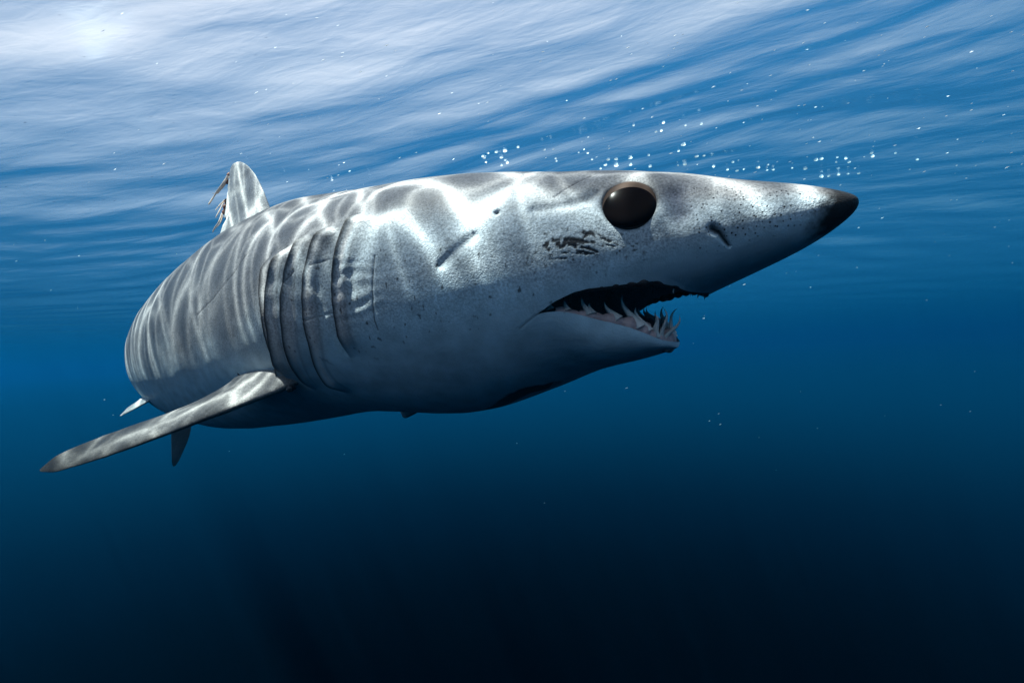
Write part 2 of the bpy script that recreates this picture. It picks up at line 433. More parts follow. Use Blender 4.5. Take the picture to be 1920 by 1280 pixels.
# columns: more of them on the flank that carries the detail (shark's right)
cu = np.linspace(0, 1, NUc); cu = cu + 0.10 * np.sin(math.pi * cu) * 0.9
QU_, CU_ = np.meshgrid(qU, cu, indexing='ij')
pl = lip_phi(QU_)
PHU = (math.pi - pl) + (pl - (math.pi - pl)) * CU_          # left lip -> over the back -> right lip
yU, zU = upper(QU_, PHU)
XU = place(QU_, yU, zU)

QLr = np.concatenate([QJ + (QC - QJ) * (np.linspace(0, 1, 110, endpoint=False) ** 1.6), qU[qU >= QC - 1e-9]])
NLc = 240
cl = np.linspace(0, 1, NLc)
QL_, CL_ = np.meshgrid(QLr, cl, indexing='ij')
PHL = math.radians(PHC) + (-math.pi - 2 * math.radians(PHC)) * CL_    # right seam -> under the belly -> left seam
yb, zb = sect(QL_, PHL, fL(np.maximum(QL_, .06)))
yc0, zc0 = sect(np.array(QC), np.array(math.radians(PHC)), fL(QC))
tj = np.clip((QL_ - QJ) / (QC - QJ), 0, 1)
wj = yc0 * np.sqrt(tj + 1e-9) * (1 - 0.10 * np.sin(math.pi * tj))
lipz = np.interp(QL_, JQ, JZ) * TL
ang = -math.pi * CL_
botz = -fL(np.maximum(QL_, .06)) * TL
yj = wj * np.sign(np.cos(ang)) * np.abs(np.cos(ang)) ** 0.80
zj = lipz + (botz - lipz) * np.abs(np.sin(ang)) ** 0.85
k = np.where(QL_ < QC, sm(QL_, .092, QC), 1.0)
yL, zL = yj * (1 - k) + yb * k, zj * (1 - k) + zb * k
XL = place(QL_, yL, zL)

def normals(X, C):
    n = np.cross(np.gradient(X, axis=0), np.gradient(X, axis=1))
    n /= np.linalg.norm(n, axis=-1, keepdims=True) + 1e-12
    s = np.sign(((X - C) * n).sum(-1).mean())
    return n * s
NU_ = normals(XU, place(QU_, 0 * yU, 0 * yU)); NL_ = normals(XL, place(QL_, 0 * yL, 0.6 * botz))

# ---- landmarks on the skin, (fraction of length, angle in degrees from the flank)
GILLS = [
    [(0.1911, 26.3), (0.1938, 15.8), (0.1973, 4.3), (0.2001, -2.3), (0.2029, -11.3), (0.2058, -19.8), (0.2079, -28.3)],
    [(0.2101, 22.8), (0.2152, 14.3), (0.2188, 5.8), (0.2218, -1.8), (0.2248, -11.3), (0.2278, -20.8), (0.2315, -30.8), (0.2346, -40.3), (0.2361, -48.3)],
    [(0.227, 22.3), (0.2308, 12.8), (0.2361, 4.8), (0.2399, -3.3), (0.243, -13.8), (0.2485, -25.3), (0.2556, -36.8), (0.2612, -45.3)],
    [(0.2438, 17.8), (0.2493, 9.8), (0.254, 1.8), (0.2572, -5.8), (0.2596, -14.3), (0.2636, -24.3), (0.2701, -35.8)],
    [(0.2612, 16.3), (0.2652, 9.8), (0.2669, 2.3), (0.2669, -6.8), (0.2685, -16.8), (0.2718, -26.8), (0.2784, -36.8), (0.2834, -45.8)]]
def on_skin(q, deg):
    q = np.asarray(q, float); y, z = upper(q, np.radians(np.asarray(deg, float))); return place(q, y, z)
def dist_poly(X, pts):
    P = on_skin([p[0] for p in pts], [p[1] for p in pts])
    d = np.full(X.shape[:-1], 9.0); tt = np.zeros(X.shape[:-1])
    lo, hi = P.min(0) - 0.05, P.max(0) + 0.05
    m = ((X > lo) & (X < hi)).all(-1)
    Y = X[m]
    dd = np.full(len(Y), 9.0); tb = np.zeros(len(Y))
    for i in range(len(P) - 1):
        a, b = P[i], P[i + 1]; ab = b - a
        t = np.clip(((Y - a) @ ab) / (ab @ ab + 1e-12), 0, 1)
        e = np.linalg.norm(Y - (a + t[:, None] * ab), axis=1)
        u_ = e < dd; dd[u_] = e[u_]; tb[u_] = (i + t[u_]) / (len(P) - 1)
    d[m] = dd; tt[m] = tb
    return d, tt

EYE_Q, EYE_P = 0.0741, 18.8
eye_c = on_skin(EYE_Q, EYE_P)
_q = np.array([EYE_Q, EYE_Q + .002, EYE_Q]); _p = np.array([EYE_P, EYE_P, EYE_P + 3.0])
_e = on_skin(_q, _p)
eye_n = np.cross(_e[1] - _e[0], _e[2] - _e[0]); eye_n /= np.linalg.norm(eye_n)
if (eye_n @ (eye_c - place(EYE_Q, 0.0, 0.0))) < 0: eye_n = -eye_n
NOSTRIL = [(0.0462, -10.0), (0.0440, -15.8), (0.0428, -25.3), (0.042, -31.8)]
LINES = [  # old cuts and folds: points, half width m, depth m, darkness
    ([(0.1472, -3.3), (0.1388, 1.8), (0.1319, 6.8)], .0055, .0016, .12),
    ([(0.1095, 17.8), (0.0973, 19.8), (0.0896, 23.8), (0.0864, 28.3)], .0060, .0020, .10),
    ([(0.1769, 3.8), (0.1789, -3.3), (0.1809, -10.3), (0.1829, -17.3), (0.1829, -21.3)], .0012, .0008, .85),
    ([(0.2935, 22.8), (0.3082, 14.3), (0.3377, 6.3), (0.3648, 2.3)], .0016, .0006, .7),
    ([(0.1023, 26.8), (0.0959, 39.8), (0.0915, 49.8)], .0011, .0008, .75),
    ([(0.2152, 5.0), (0.2050, 6.5)], .0012, .0006, .6), ([(0.2380, 0.5), (0.2300, 5.0)], .0014, .0006, .75),
    ([(0.2250, -13), (0.2080, -12)], .0010, .0006, .55),
    ([(0.1137, -30.3), (0.1180, -32.5), (0.1225, -35.0)], .0012, .0004, .55)]
SCARS = [  # raw dark scrapes below the eye
    ([(0.1048, -2.3), (0.1028, -0.8), (0.0993, -0.3), (0.0944, -1.3), (0.0911, -3.3)], .0030),
    ([(0.1000, -2.2), (0.0959, -2.8), (0.0935, -3.4)], .0040), ([(0.1050, -2.8), (0.1040, -4.0)], .0018),
    ([(0.0998, -3.8), (0.0959, -3.8), (0.092, -5.3), (0.0868, -9.8)], .0013),
    ([(0.0906, 1.3), (0.0878, 0.3), (0.0845, -2.3), (0.0818, -4.8)], .0024),
    ([(0.0911, -3.3), (0.0878, -4.3)], .0020), ([(0.0905, -1.0), (0.0895, 0.2)], .0015),
    ([(0.0830, -7.0), (0.0800, -9.5)], .0009), ([(0.0990, -6.5), (0.0905, -10.0)], .0008), ([(0.1040, -8.0), (0.0985, -9.5)], .0008), ([(0.0945, -5.0), (0.0890, -7.2)], .0010), ([(0.0870, -1.5), (0.0835, -3.6)], .0012), ([(0.0930, -7.5), (0.0880, -10.5)], .0010)]

def relief(X, Q, PH, lipfade):
    """height of the skin above the plain loft (m), pigment, flecks, pores"""
    deg = np.degrees(PH)
    deg = (deg + 180) % 360 - 180
    left = np.abs(deg) > 90
    deg_s = np.where(left, np.sign(deg) * 180 - deg, deg)      # mirrored on to the right flank
    h = 0.0020 * fbm(X, 10, 3, 3) * sm(Q, .02, .08)
    dark = np.zeros(Q.shape)
    grey = np.zeros(Q.shape)
    warm = np.zeros(Q.shape); pale_rim = np.zeros(Q.shape)
    # gill slits: each flap stands proud of the skin behind it
    for gi, g in enumerate(GILLS):
        gp = np.array([p[1] for p in g])[::-1]; gq = np.array([p[0] for p in g])[::-1]
        ql = np.interp(deg_s, gp, gq) + .0009 * vnoise(X, 22, 70 + gi)
        d = (Q - ql) * TL
        lo, hi = gp[0], gp[-1]
        tap = sm(deg_s, lo - 3, lo + 9) * (1 - sm(deg_s, hi - 7, hi + 2))
        wob = 1 + .25 * vnoise(X, 25, gi)
        sg_ = 1 / (1 + np.exp(-np.clip(d / .0005, -40, 40)))
        h += tap * wob * ((1 - sg_) * .0135 * np.exp(np.minimum(d, 0) / .020) - sg_ * .0080 * np.exp(-np.maximum(d, 0) / .012))
        h += -tap * .0050 * np.exp(-((d - .0040) / .0032) ** 2)
        dark = np.maximum(dark, tap * np.maximum(np.exp(-((d + .0022) / .0030) ** 2), .9 * np.exp(-((d - .0035) / .0035) ** 2)))
        warm = np.maximum(warm, tap * sm(deg_s, -34, -20) * (1 - sm(deg_s, -10, 2)) * np.exp(-((d + .010) / .010) ** 2) * .55)
        pale_rim = np.maximum(pale_rim, tap * .7 * np.exp(-((d + .0095) / .0028) ** 2))
        dark = np.maximum(dark, tap * .30 * np.exp(-((d + .0185 + .003 * vnoise(X, 18, 80 + gi)) / .0022) ** 2))
        # a soft fold half way across the flap
        h += tap * .0011 * np.sin(d / .0042 + 2 * vnoise(X, 14, gi + 3)) * np.exp(-((d + .016) / .013) ** 2)
    # pleated skin ahead of the first slit
    zz = (X @ (to_world(np.array([0, 1., 0])) - EYE))
    reg = sm(Q, .163, .176) * (1 - sm(Q, .198, .207)) * sm(deg_s, -24, -12) * (1 - sm(deg_s, 2, 10))
    h += reg * .00028 * np.sin(zz / .0021 + 5 * (Q - .18) * 20 + 4.5 * vnoise(X, 26, 8)) * np.clip(0.5 + .8 * vnoise(X, 30, 9), 0, 1.3)
    # pleats between the slits
    reg2 = sm(Q, .205, .215) * (1 - sm(Q, .262, .268)) * sm(deg_s, -22, -10) * (1 - sm(deg_s, 8, 16))
    h += reg2 * .00025 * np.sin(zz / .0045 + 3 * vnoise(X, 20, 12))
    # eye socket, rim and brow
    for sgn in (1, -1):
        ec = eye_c if sgn > 0 else MIR(eye_c)
        de = np.linalg.norm(X - ec, axis=-1)
        h += -.013 * (1 - sm(de, .018, .0270)) + .0008 * np.exp(-((de - .0315) / .0060) ** 2)
        h += .0030 * np.exp(-((de - .042) / .012) ** 2) * sm(deg_s, 20, 45)
        grey = np.maximum(grey, .85 * np.exp(-((de - .0262) / .0022) ** 2))
    # hollow ahead of the eye
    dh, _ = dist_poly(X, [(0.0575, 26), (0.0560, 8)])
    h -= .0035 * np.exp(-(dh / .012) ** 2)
    # nostril
    dn, tn = dist_poly(X, NOSTRIL)
    h += -.0050 * np.exp(-(dn / (.0012 + .0024 * (1 - tn))) ** 2)
    dark = np.maximum(dark, np.exp(-(dn / (.0010 + .0022 * (1 - tn))) ** 2))
    ds, _ = dist_poly(X, [(0.124, 18.3), (0.1235, 18.6)])
    h -= .0030 * np.exp(-(ds / .0025) ** 2); dark = np.maximum(dark, .8 * np.exp(-(ds / .0020) ** 2))
    for pts, wd, dep, dk in LINES:
        d, t = dist_poly(X, pts)
        e = np.exp(-(d / wd) ** 2) * np.where((t <= 0) | (t >= 1), np.exp(-(d / wd) ** 2), 1)
        h -= dep * e
        dark = np.maximum(dark, dk * np.exp(-(d / (wd * .6)) ** 2))
    rag = fbm(X, 260, 21, 3)
    for pts, wd in SCARS:
        d, t = dist_poly(X, pts)
        e = 1 - sm(d + .0024 * rag, wd * .55, wd * 1.05)
        e = e * sm(fbm(X, 190, 23, 3), -.42, -.12)            # broken by patches of healed skin
        dark = np.maximum(dark, e * .97); h -= .0002 * e
    # hatching of fine scratches and flecks round the scrapes
    dsc, _ = dist_poly(X, [(0.108, -6), (0.09, -7), (0.075, -10)])
    fl2 = sm(fbm(X * np.array([1.0, 1.0, 1.6]), 330, 33, 3), .28, .40) * np.exp(-(dsc / .020) ** 2)
    dark = np.maximum(dark, .85 * fl2)
    fl3 = sm(vnoise(X, 230, 41), .74, .82) * sm(Q, .07, .10) * (1 - sm(Q, .22, .3)) * sm(deg_s, -40, -20) * (1 - sm(deg_s, 0, 14))
    dark = np.maximum(dark, .8 * fl3)
    # raw streak under the throat
    dj, tjv = dist_poly(X, [(0.178, -90), (0.1557, -80), (0.1436, -77), (0.1340, -84)])
    rawst = (1 - sm(dj + .004 * fbm(X, 90, 51, 3), .012, .018)) * np.where((tjv <= 0) | (tjv >= 1), 0.6, 1)
    dark = np.maximum(dark, .98 * rawst)
    # ---- pigment
    n1 = fbm(X, 9, 61, 4); n2 = fbm(X, 38, 62, 4)
    top = np.array([0.120, 0.114, 0.116]); mid = np.array([0.215, 0.21, 0.215]); pale = np.array([0.39, 0.445, 0.48]); white = np.array([0.34, 0.475, 0.55])  # blue of the water's light mixed into pale and white
    head = 1 - sm(Q, .17, .28)
    b1 = 60 + 16 * n1 - 22 * (1 - head)
    b2 = 18 + 18 * n1 - 34 * (1 - head)
    b3 = -16 + 9 * n1 + 7 * n2 - 8 * (1 - head)
    dg = deg_s + 5 * n2
    c = np.empty(Q.shape + (3,)); c[:] = white
    for lo_, hi_, colr in ((b3 - 11, b3 + 9, pale), (b2 - 14, b2 + 18, mid), (b1 - 20, b1 + 22, top)):
        w = sm(dg, lo_, hi_)[..., None]; c = c * (1 - w) + colr * w
    c *= (1 + .10 * n2 + .08 * n1)[..., None]
    dk = np.exp(-(dh / .013) ** 2)[..., None] * .75; c = c * (1 - dk) + np.array([.10, .11, .15]) * dk     # ripple shade ahead of the eye, painted as a slate patch
    # black nose tip
    tip = 1 - sm(Q + .0035 * n2 + .002 * fbm(X, 120, 71, 2) + .0020 * fbm(X, 300, 73, 2) - .0040 * sm(-deg_s, 0, 50), .0070, .0160)
    c = c * (1 - tip[..., None]) + np.array([.014, .013, .013]) * tip[..., None]
    c = c * (1 - warm[..., None]) + np.array([.36, .24, .19]) * warm[..., None]
    c = c * (1 - pale_rim[..., None]) + np.array([.50, .48, .47]) * pale_rim[..., None]
    c = c * (1 - .6 * grey[..., None])
    dark = np.clip(dark, 0, 1)[..., None]
    c = c * (1 - dark) + np.array([.009, .008, .009]) * dark
    pores = sm(Q, .010, .016) * (1 - sm(Q, .050, .058)) * sm(deg_s, -42, -20) * (1 - sm(deg_s, 30, 42))
    fleck = sm(deg_s, -34, -6)
    return h * lipfade, np.clip(c, .003, .9), fleck, pores

_f0 = frame(np.array(EYE_Q))
def MIR(p):
    P, R = _f0[0], _f0[1]
    return p - 2 * ((p - P) @ R) * R

lf = np.where(QU_ < QC, np.where(QU_ < QM, 1.0, sm(np.minimum(CU_, 1 - CU_), 0, .03)), 1.0)
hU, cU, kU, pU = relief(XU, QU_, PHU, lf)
XU2 = XU + NU_ * hU[..., None]
lfL = np.where(QL_ < QC, sm(np.minimum(CL_, 1 - CL_), 0, .05) * sm(QL_, QJ, QJ + .004), 1.0)
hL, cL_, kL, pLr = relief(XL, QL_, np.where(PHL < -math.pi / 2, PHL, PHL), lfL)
XL2 = XL + NL_ * hL[..., None]
# same seam behind the corner of the mouth: the lower half takes the upper half's edge
iU = np.where(qU >= QC - 1e-9)[0]; iL = np.arange(len(QLr) - len(iU), len(QLr))
XL2[iL, 0] = XU2[iU, -1]; XL2[iL, -1] = XU2[iU, 0]
for a, b in ((cL_, cU),):
    a[iL, 0] = b[iU, -1]; a[iL, -1] = b[iU, 0]

# the shark: an empty under its belly
ORG = place(np.array(.38), np.array(0.0), np.array(-.08 * TL))
shark = bpy.data.objects.new('mako_shark', None); col.objects.link(shark)
shark.location = ORG; shark.empty_display_size = 0.1
ORIGIN[shark.name] = tuple(ORG)
shark['label'] = 'grey and white mako shark with black eye and open toothed mouth below the surface'
shark['category'] = 'shark'

nu = XU2.shape[0] * NUc
V = np.concatenate([XU2.reshape(-1, 3), XL2.reshape(-1, 3)])
FU = grid_faces(XU2.shape[0], NUc); FL_ = grid_faces(XL2.shape[0], NLc, base=nu)
# weld the two halves along the flanks
remap = np.arange(len(V))
remap[nu + iL * NLc] = iU * NUc + NUc - 1
remap[nu + iL * NLc + NLc - 1] = iU * NUc
# ventral midline of the snout
iS = np.where(qU < QM + 1e-9)[0]
remap[iS * NUc + NUc - 1] = iS * NUc
V[iS * NUc] = (V[iS * NUc] + V[iS * NUc + NUc - 1]) / 2
remap[:NUc] = 0
FA = remap[np.concatenate([FU, FL_[:, ::-1]])] if False else remap[np.concatenate([FU, FL_])]
used = np.unique(FA); idx = np.full(len(V), -1); idx[used] = np.arange(len(used))
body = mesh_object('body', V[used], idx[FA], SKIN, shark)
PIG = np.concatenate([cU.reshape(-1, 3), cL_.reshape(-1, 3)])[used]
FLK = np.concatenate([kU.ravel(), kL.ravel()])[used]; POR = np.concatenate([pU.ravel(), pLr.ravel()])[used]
def skin_attrs(o, c, f, p):
    n = len(o.data.vertices)
    color_attr(o, 'pigment', c if len(c) == n else np.resize(c, (n, 3)))
    float_attr(o, 'fleck', f); float_attr(o, 'pores', p)
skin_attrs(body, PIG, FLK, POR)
bm = bmesh.new(); bm.from_mesh(body.data); bmesh.ops.recalc_face_normals(bm, faces=bm.faces); bm.to_mesh(body.data); bm.free()
body.data.polygons.foreach_set('use_smooth', np.ones(len(body.data.polygons), bool))

# ---- inside of the mouth
qi = np.linspace(QM, QC + .055, 90); vi = np.linspace(-1, 1, 41)
QI, VI = np.meshgrid(qi, vi, indexing='ij')
lpy, lpz = upper(np.minimum(QI, QC), lip_phi(np.minimum(QI, QC)))
back = np.clip((QI - QC) / .055, 0, 1)
roofz = lpz + .030 * sm(QI, QM, QM + .03) * (1 - np.abs(VI) ** 2.2) - back * .004
roofy = lpy * VI * (1 - .75 * back)
roofz = roofz * (1 - back) + (-.052) * back
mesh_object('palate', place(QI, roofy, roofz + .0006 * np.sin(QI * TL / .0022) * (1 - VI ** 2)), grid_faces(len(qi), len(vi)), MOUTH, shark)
qf = QJ + (QC + .055 - QJ) * np.linspace(0, 1, 90) ** 1.3
QF, VF = np.meshgrid(qf, vi, indexing='ij')
tjf = np.clip((QF - QJ) / (QC - QJ), 0, 1); backf = np.clip((QF - QC) / .055, 0, 1)
wjf = yc0 * np.sqrt(tjf + 1e-9) * (1 - .10 * np.sin(math.pi * tjf))
lzf = np.interp(QF, JQ, JZ) * TL
dip = np.minimum(.018, .7 * np.maximum(lzf + fL(np.maximum(QF, .06)) * TL, 0)) * (1 - np.abs(VF) ** 3)
flz = (lzf - dip) * (1 - backf) + (-.060) * backf
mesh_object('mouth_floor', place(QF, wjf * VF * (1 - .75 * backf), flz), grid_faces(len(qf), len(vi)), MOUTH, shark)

# ---- gum ridge along the lower jaw, fleshy and lumpy
def jaw_pt(tt, side, inset=0.0, rise=0.0):
    """tt 0 at the tip of the jaw .. 1 at the corner of the mouth"""
    q = QJ + (QC - QJ) * tt
    w = yc0 * np.sqrt(tt + 1e-9) * (1 - .10 * np.sin(math.pi * tt))
    return place(q + inset * (1 - sm(tt, 0, .25)) / TL, side * np.maximum(w - inset * sm(tt, 0, .2), 0), np.interp(q, JQ, JZ) * TL + rise)
tt = np.linspace(1, 0, 90) ** 2 * .9
path = np.concatenate([jaw_pt(tt, 1, .0105, .0020), jaw_pt(tt[::-1][1:], -1, .0105, .0020)])
rad = .0080 * (1 - .55 * np.concatenate([tt, tt[::-1][1:]]) ** .6)
rad = rad * (1 + .22 * np.sin(np.arange(len(rad)) * .55) + .15 * rng.normal(size=len(rad)) * .5)
def tube(path, rad, k=12, squash=(1, 1)):
    path = np.asarray(path); T = np.gradient(path, axis=0); T /= np.linalg.norm(T, axis=1)[:, None] + 1e-12
    upv = Uv_w[40]; A = np.cross(T, upv); A /= np.linalg.norm(A, axis=1)[:, None] + 1e-9; Bn = np.cross(A, T)
    a = np.linspace(0, 2 * math.pi, k, endpoint=False)
    X = path[:, None] + (np.cos(a)[None, :, None] * A[:, None] * squash[0] + np.sin(a)[None, :, None] * Bn[:, None] * squash[1]) * np.asarray(rad)[:, None, None]
    return X.reshape(-1, 3), grid_faces(len(path), k, wrap=True)
gv, gf = tube(path, rad, 14, (0.75, 1.25))
mesh_object('gum', gv, gf, GUM, shark)

tu = np.linspace(.0572, .100, 70)
uy, uz = upper(tu, lip_phi(tu))
upth = np.concatenate([place(tu[::-1], np.maximum(uy[::-1] - .004, 0), uz[::-1] + .0005), place(tu[1:], -np.maximum(uy[1:] - .004, 0), uz[1:] + .0005)])
ur = .0040 * (.35 + .65 * np.sin(np.abs(np.linspace(-1, 1, len(upth))) * math.pi)) * (1 + .35 * vnoise(upth, 130, 4) + .25 * np.sin(np.arange(len(upth)) * .8))
gv, gf = tube(upth, ur, 12, (1.0, 1.0))
mesh_object('gum', gv, gf, MOUTH, shark)

# ---- teeth: long recurved awls, each a mesh of its own
def tooth(base, axis, bend, length, width, face, parent=shark):
    n, k_ = 12, 8
    axis = axis / np.linalg.norm(axis); bend = bend - (bend @ axis) * axis; bend = bend / (np.linalg.norm(bend) + 1e-9)
    face = face - (face @ axis) * axis; face = face / (np.linalg.norm(face) + 1e-9); side = np.cross(axis, face)
    V_ = []
    for i in range(n):
        s_ = i / (n - 1)
        c = base + axis * length * (s_ - .12) + bend * length * (.62 * s_ ** 2 - .58 * s_ ** 4)
        r = width * ((1 - s_) ** .85) * (1 + .25 * math.exp(-(s_ / .13) ** 2)) + .00012
        for j in range(k_):
            a = 2 * math.pi * j / k_
            V_.append(c + side * math.cos(a) * r + face * math.sin(a) * r * .62)
    return mesh_object('tooth', np.array(V_), grid_faces(n, k_, wrap=True), TOOTH, parent)
Uh, Bh, Rh = Uv_w[36], Bv_w[36], Rv_w[36]
lower = [  # t along jaw, side, length, lean back, lean out, bend back
    (.93, 1, .010, .15, .0, .3), (.80, 1, .009, .1, .05, .3), (.63, 1, .017, .25, .12, .5), (.60, 1, .011, .2, -.1, .5),
    (.40, 1, .021, .55, .15, .6), (.235, 1, .034, .35, .10, .9), (.155, 1, .024, .25, .35, .6), (.07, 1, .023, -.15, .45, -.4),
    (.030, 1, .030, -.25, .25, -.5), (.006, 1, .027, -.75, .05, -.5), (.012, -1, .032, -.35, .15, .5), (.07, -1, .024, .1, .0, .9),
    (.13, -1, .030, .15, .05, .7), (.22, -1, .024, .6, .1, .8), (.34, -1, .026, .7, .1, .8), (.48, -1, .018, .5, .1, .6),
    (.65, -1, .013, .2, .1, .5), (.82, -1, .009, .1, .0, .4)]
for t_, sd, ln, lb, lo_, bb in lower:
    b0 = jaw_pt(np.array(t_), sd, .0075, .0065)
    ax = Uh + Bh * lb + Rh * sd * lo_
    tooth(b0, ax, Bh * np.sign(bb) * abs(bb) - Uh * .1 - Rh * sd * .2, ln * 1.12, .0034 + .060 * ln, Rh * sd * (t_ > .06) - Bh * (t_ <= .06) + .01 * Uh)
upper_t = [(.058, 1, .010, .6), (.0605, 1, .007, .4), (.0585, -1, .009, .5), (.0640, 1, .010, .5), (.0690, -1, .008, .4), (.0760, 1, .004, .2),
           (.0780, -1, .007, .4), (.0980, 1, .005, .2), (.0880, -1, .007, .3), (.0980, -1, .006, .2)]
for q_, sd, ln, lb in upper_t:
    y_, z_ = upper(np.array(q_), lip_phi(np.array(q_)))
    tooth(place(np.array(q_), sd * (y_ - .003 * (q_ > .06)) , z_ + .002), -Uh + Bh * lb, Bh, ln, .0016 + .05 * ln, Rh * sd)

# ---- eye: dark brown ball with a wide black pupil
eu = Uv_w[30] - (Uv_w[30] @ eye_n) * eye_n; eu /= np.linalg.norm(eu); ef = np.cross(eu, eye_n)
def eye_ball(c, n, u_, f_, rx, ry, rz, cap, name, mat, parent, nn=28, kk=56):
    V_ = []
    for i in range(nn):
        a = cap * i / (nn - 1)
        for j in range(kk):
            b = 2 * math.pi * j / kk
            V_.append(c + n * math.cos(a) * rz + (f_ * math.cos(b) * rx + u_ * math.sin(b) * ry) * math.sin(a))
    return mesh_object(name, np.array(V_), grid_faces(nn, kk, wrap=True), mat, parent)
for sd in (1, -1):
    if sd > 0: c_, n_, u_, f_ = eye_c, eye_n, eu, ef
    else:
        R0 = _f0[1]
        mv = lambda v: v - 2 * (v @ R0) * R0
        c_, n_, u_, f_ = MIR(eye_c), mv(eye_n), mv(eu), mv(ef)
    ball = eye_ball(c_ - n_ * .0045, n_, u_, f_, .0268, .0270, .0092, math.pi * .62, 'eye', IRIS, shark)
    Vp = []
    for i in range(24):
        for j in range(56):
            r_ = i / 23; b_ = 2 * math.pi * j / 56
            x_, y_ = .0250 * r_ * math.cos(b_) - .0006, .0208 * r_ * math.sin(b_) - .0056
            z_ = .0092 * math.sqrt(max(0, 1 - (x_ / .0268) ** 2 - (y_ / .0270) ** 2))
            Vp.append(c_ - n_ * .0045 + f_ * x_ + u_ * y_ + n_ * (z_ + .0003))
    mesh_object('pupil', np.array(Vp), grid_faces(24, 56, wrap=True), PUPIL, ball)

# ---- fins
def fin(name, LE, TE, thick, parent=shark, pig=None, mat=None, nspan=70, nch=34, nvec=None, flare=0.0, rough=0.0, seed=0, ragged=0.0):
    """leading and trailing edge polylines (world), root first"""
    def res(P, n):
        P = np.asarray(P, float); d = np.concatenate([[0], np.cumsum(np.linalg.norm(np.diff(P, axis=0), axis=1))])
        x = np.linspace(0, d[-1], n); dk = d
        Q_ = np.stack([pchip(dk, P[:, j], x) for j in range(3)], 1)
        return Q_
    A, Bq = res(LE, nspan), res(TE, nspan)
    mid_n = np.cross((A[-1] - A[0]), (Bq[0] - A[0])); mid_n /= np.linalg.norm(mid_n)
    if nvec is not None and mid_n @ nvec < 0: mid_n = -mid_n
    s_ = np.linspace(0, 1, nspan)
    v_ = (1 - np.cos(np.linspace(0, math.pi, nch))) / 2
    prof = 2.6 * (np.sqrt(v_) * (1 - v_) * .9 + .06 * (v_ * (1 - v_)))
    rows = []
    for i in range(nspan):
        ch = Bq[i] - A[i]; L_ = np.linalg.norm(ch)
        base_t = thick * L_ * (1 - .25 * s_[i]) + flare * math.exp(-s_[i] / .07)
        nloc = np.cross(A[min(i + 1, nspan - 1)] - A[max(i - 1, 0)], ch); nl = np.linalg.norm(nloc)
        nloc = mid_n if nl < 1e-9 else nloc / nl
        if nloc @ mid_n < 0: nloc = -nloc
        nloc = nloc * .5 + mid_n * .5
        rg = 1 - ragged * max(0.0, float(vnoise(np.array([[s_[i] * 14, seed, 0.5]]), 1.0, seed)[0]) + .6 * float(vnoise(np.array([[s_[i] * 41, seed, 2.5]]), 1.0, seed)[0])) * v_ ** 5
        mid = A[i] + ch * (v_ * rg)[:, None]
        up_ = mid + nloc * (prof * base_t * .5)[:, None]; dn_ = mid - nloc * (prof * base_t * .5)[:, None]
        rows.append(np.concatenate([up_, dn_[-2:0:-1]]))
    X = np.array(rows); k_ = X.shape[1]
    if rough:
        X = X + mid_n * (rough * fbm(X, 60, seed, 3))[..., None]
    F_ = grid_faces(nspan, k_, wrap=True)
    o = mesh_object(name, X.reshape(-1, 3), F_, mat or SKIN, parent)
    vv = np.concatenate([v_, v_[-2:0:-1]]); S_, VV = np.meshgrid(s_, vv, indexing='ij'); upper_side = np.zeros(k_); upper_side[:nch] = 1
    US = np.broadcast_to(upper_side, S_.shape)
    c = pig(X, S_, VV, US) if pig else np.full(X.shape, .25)
    skin_attrs(o, np.clip(c.reshape(-1, 3), .005, .9), np.ones(X[..., 0].size), np.zeros(X[..., 0].size))
    return o

pec_LE = [camp(560, 716, .72), camp(535, 726, .70), camp(470, 752, .698), camp(400, 779, .70), camp(300, 818, .71), camp(200, 855, .722), camp(130, 877, .735), camp(95, 885, .742), camp(76, 884, .746)]
pec_TE = [camp(480, 672, .83), camp(462, 690, .815), camp(435, 712, .80), camp(395, 738, .80), camp(330, 768, .79), camp(240, 800, .78), camp(165, 828, .768), camp(105, 855, .755), camp(74, 880, .747)]
def pec_pig(X, S, Vv, US):
    n = fbm(X, 30, 81, 4)[..., None]; n2 = fbm(X, 160, 82, 3)[..., None]
    c = np.array([.20, .19, .185]) * (1 - S[..., None]) ** 1.5 + np.array([.036, .034, .033]) * (1 - (1 - S[..., None]) ** 1.5)
    c = c * (1 + .40 * n + .45 * n2)
    under = np.array([.45, .45, .45])
    w = (1 - US)[..., None] * sm(Vv, .04, .2)[..., None]
    c = c * (1 - w) + under * w
    root = (1 - sm(S, .0, .10))[..., None] * sm(n2 + .5 * Vv[..., None], .25, .5) * .6
    return c * (1 - root) + np.array([.10, .045, .035]) * root
upn = to_world(np.array([0, 1., 0])) - EYE
pec = fin('pectoral_fin', pec_LE, pec_TE, .17, pig=pec_pig, nvec=upn, rough=.0006, seed=5, nspan=110, nch=60)
_f3 = frame(np.array(.29))
def MIR3(p):
    return p - 2 * ((p - _f3[0]) @ _f3[1]) * _f3[1]
fin('pectoral_fin', [MIR3(p) for p in pec_LE], [MIR3(p) for p in pec_TE], .17, pig=pec_pig, nvec=upn, rough=.0006, seed=6)

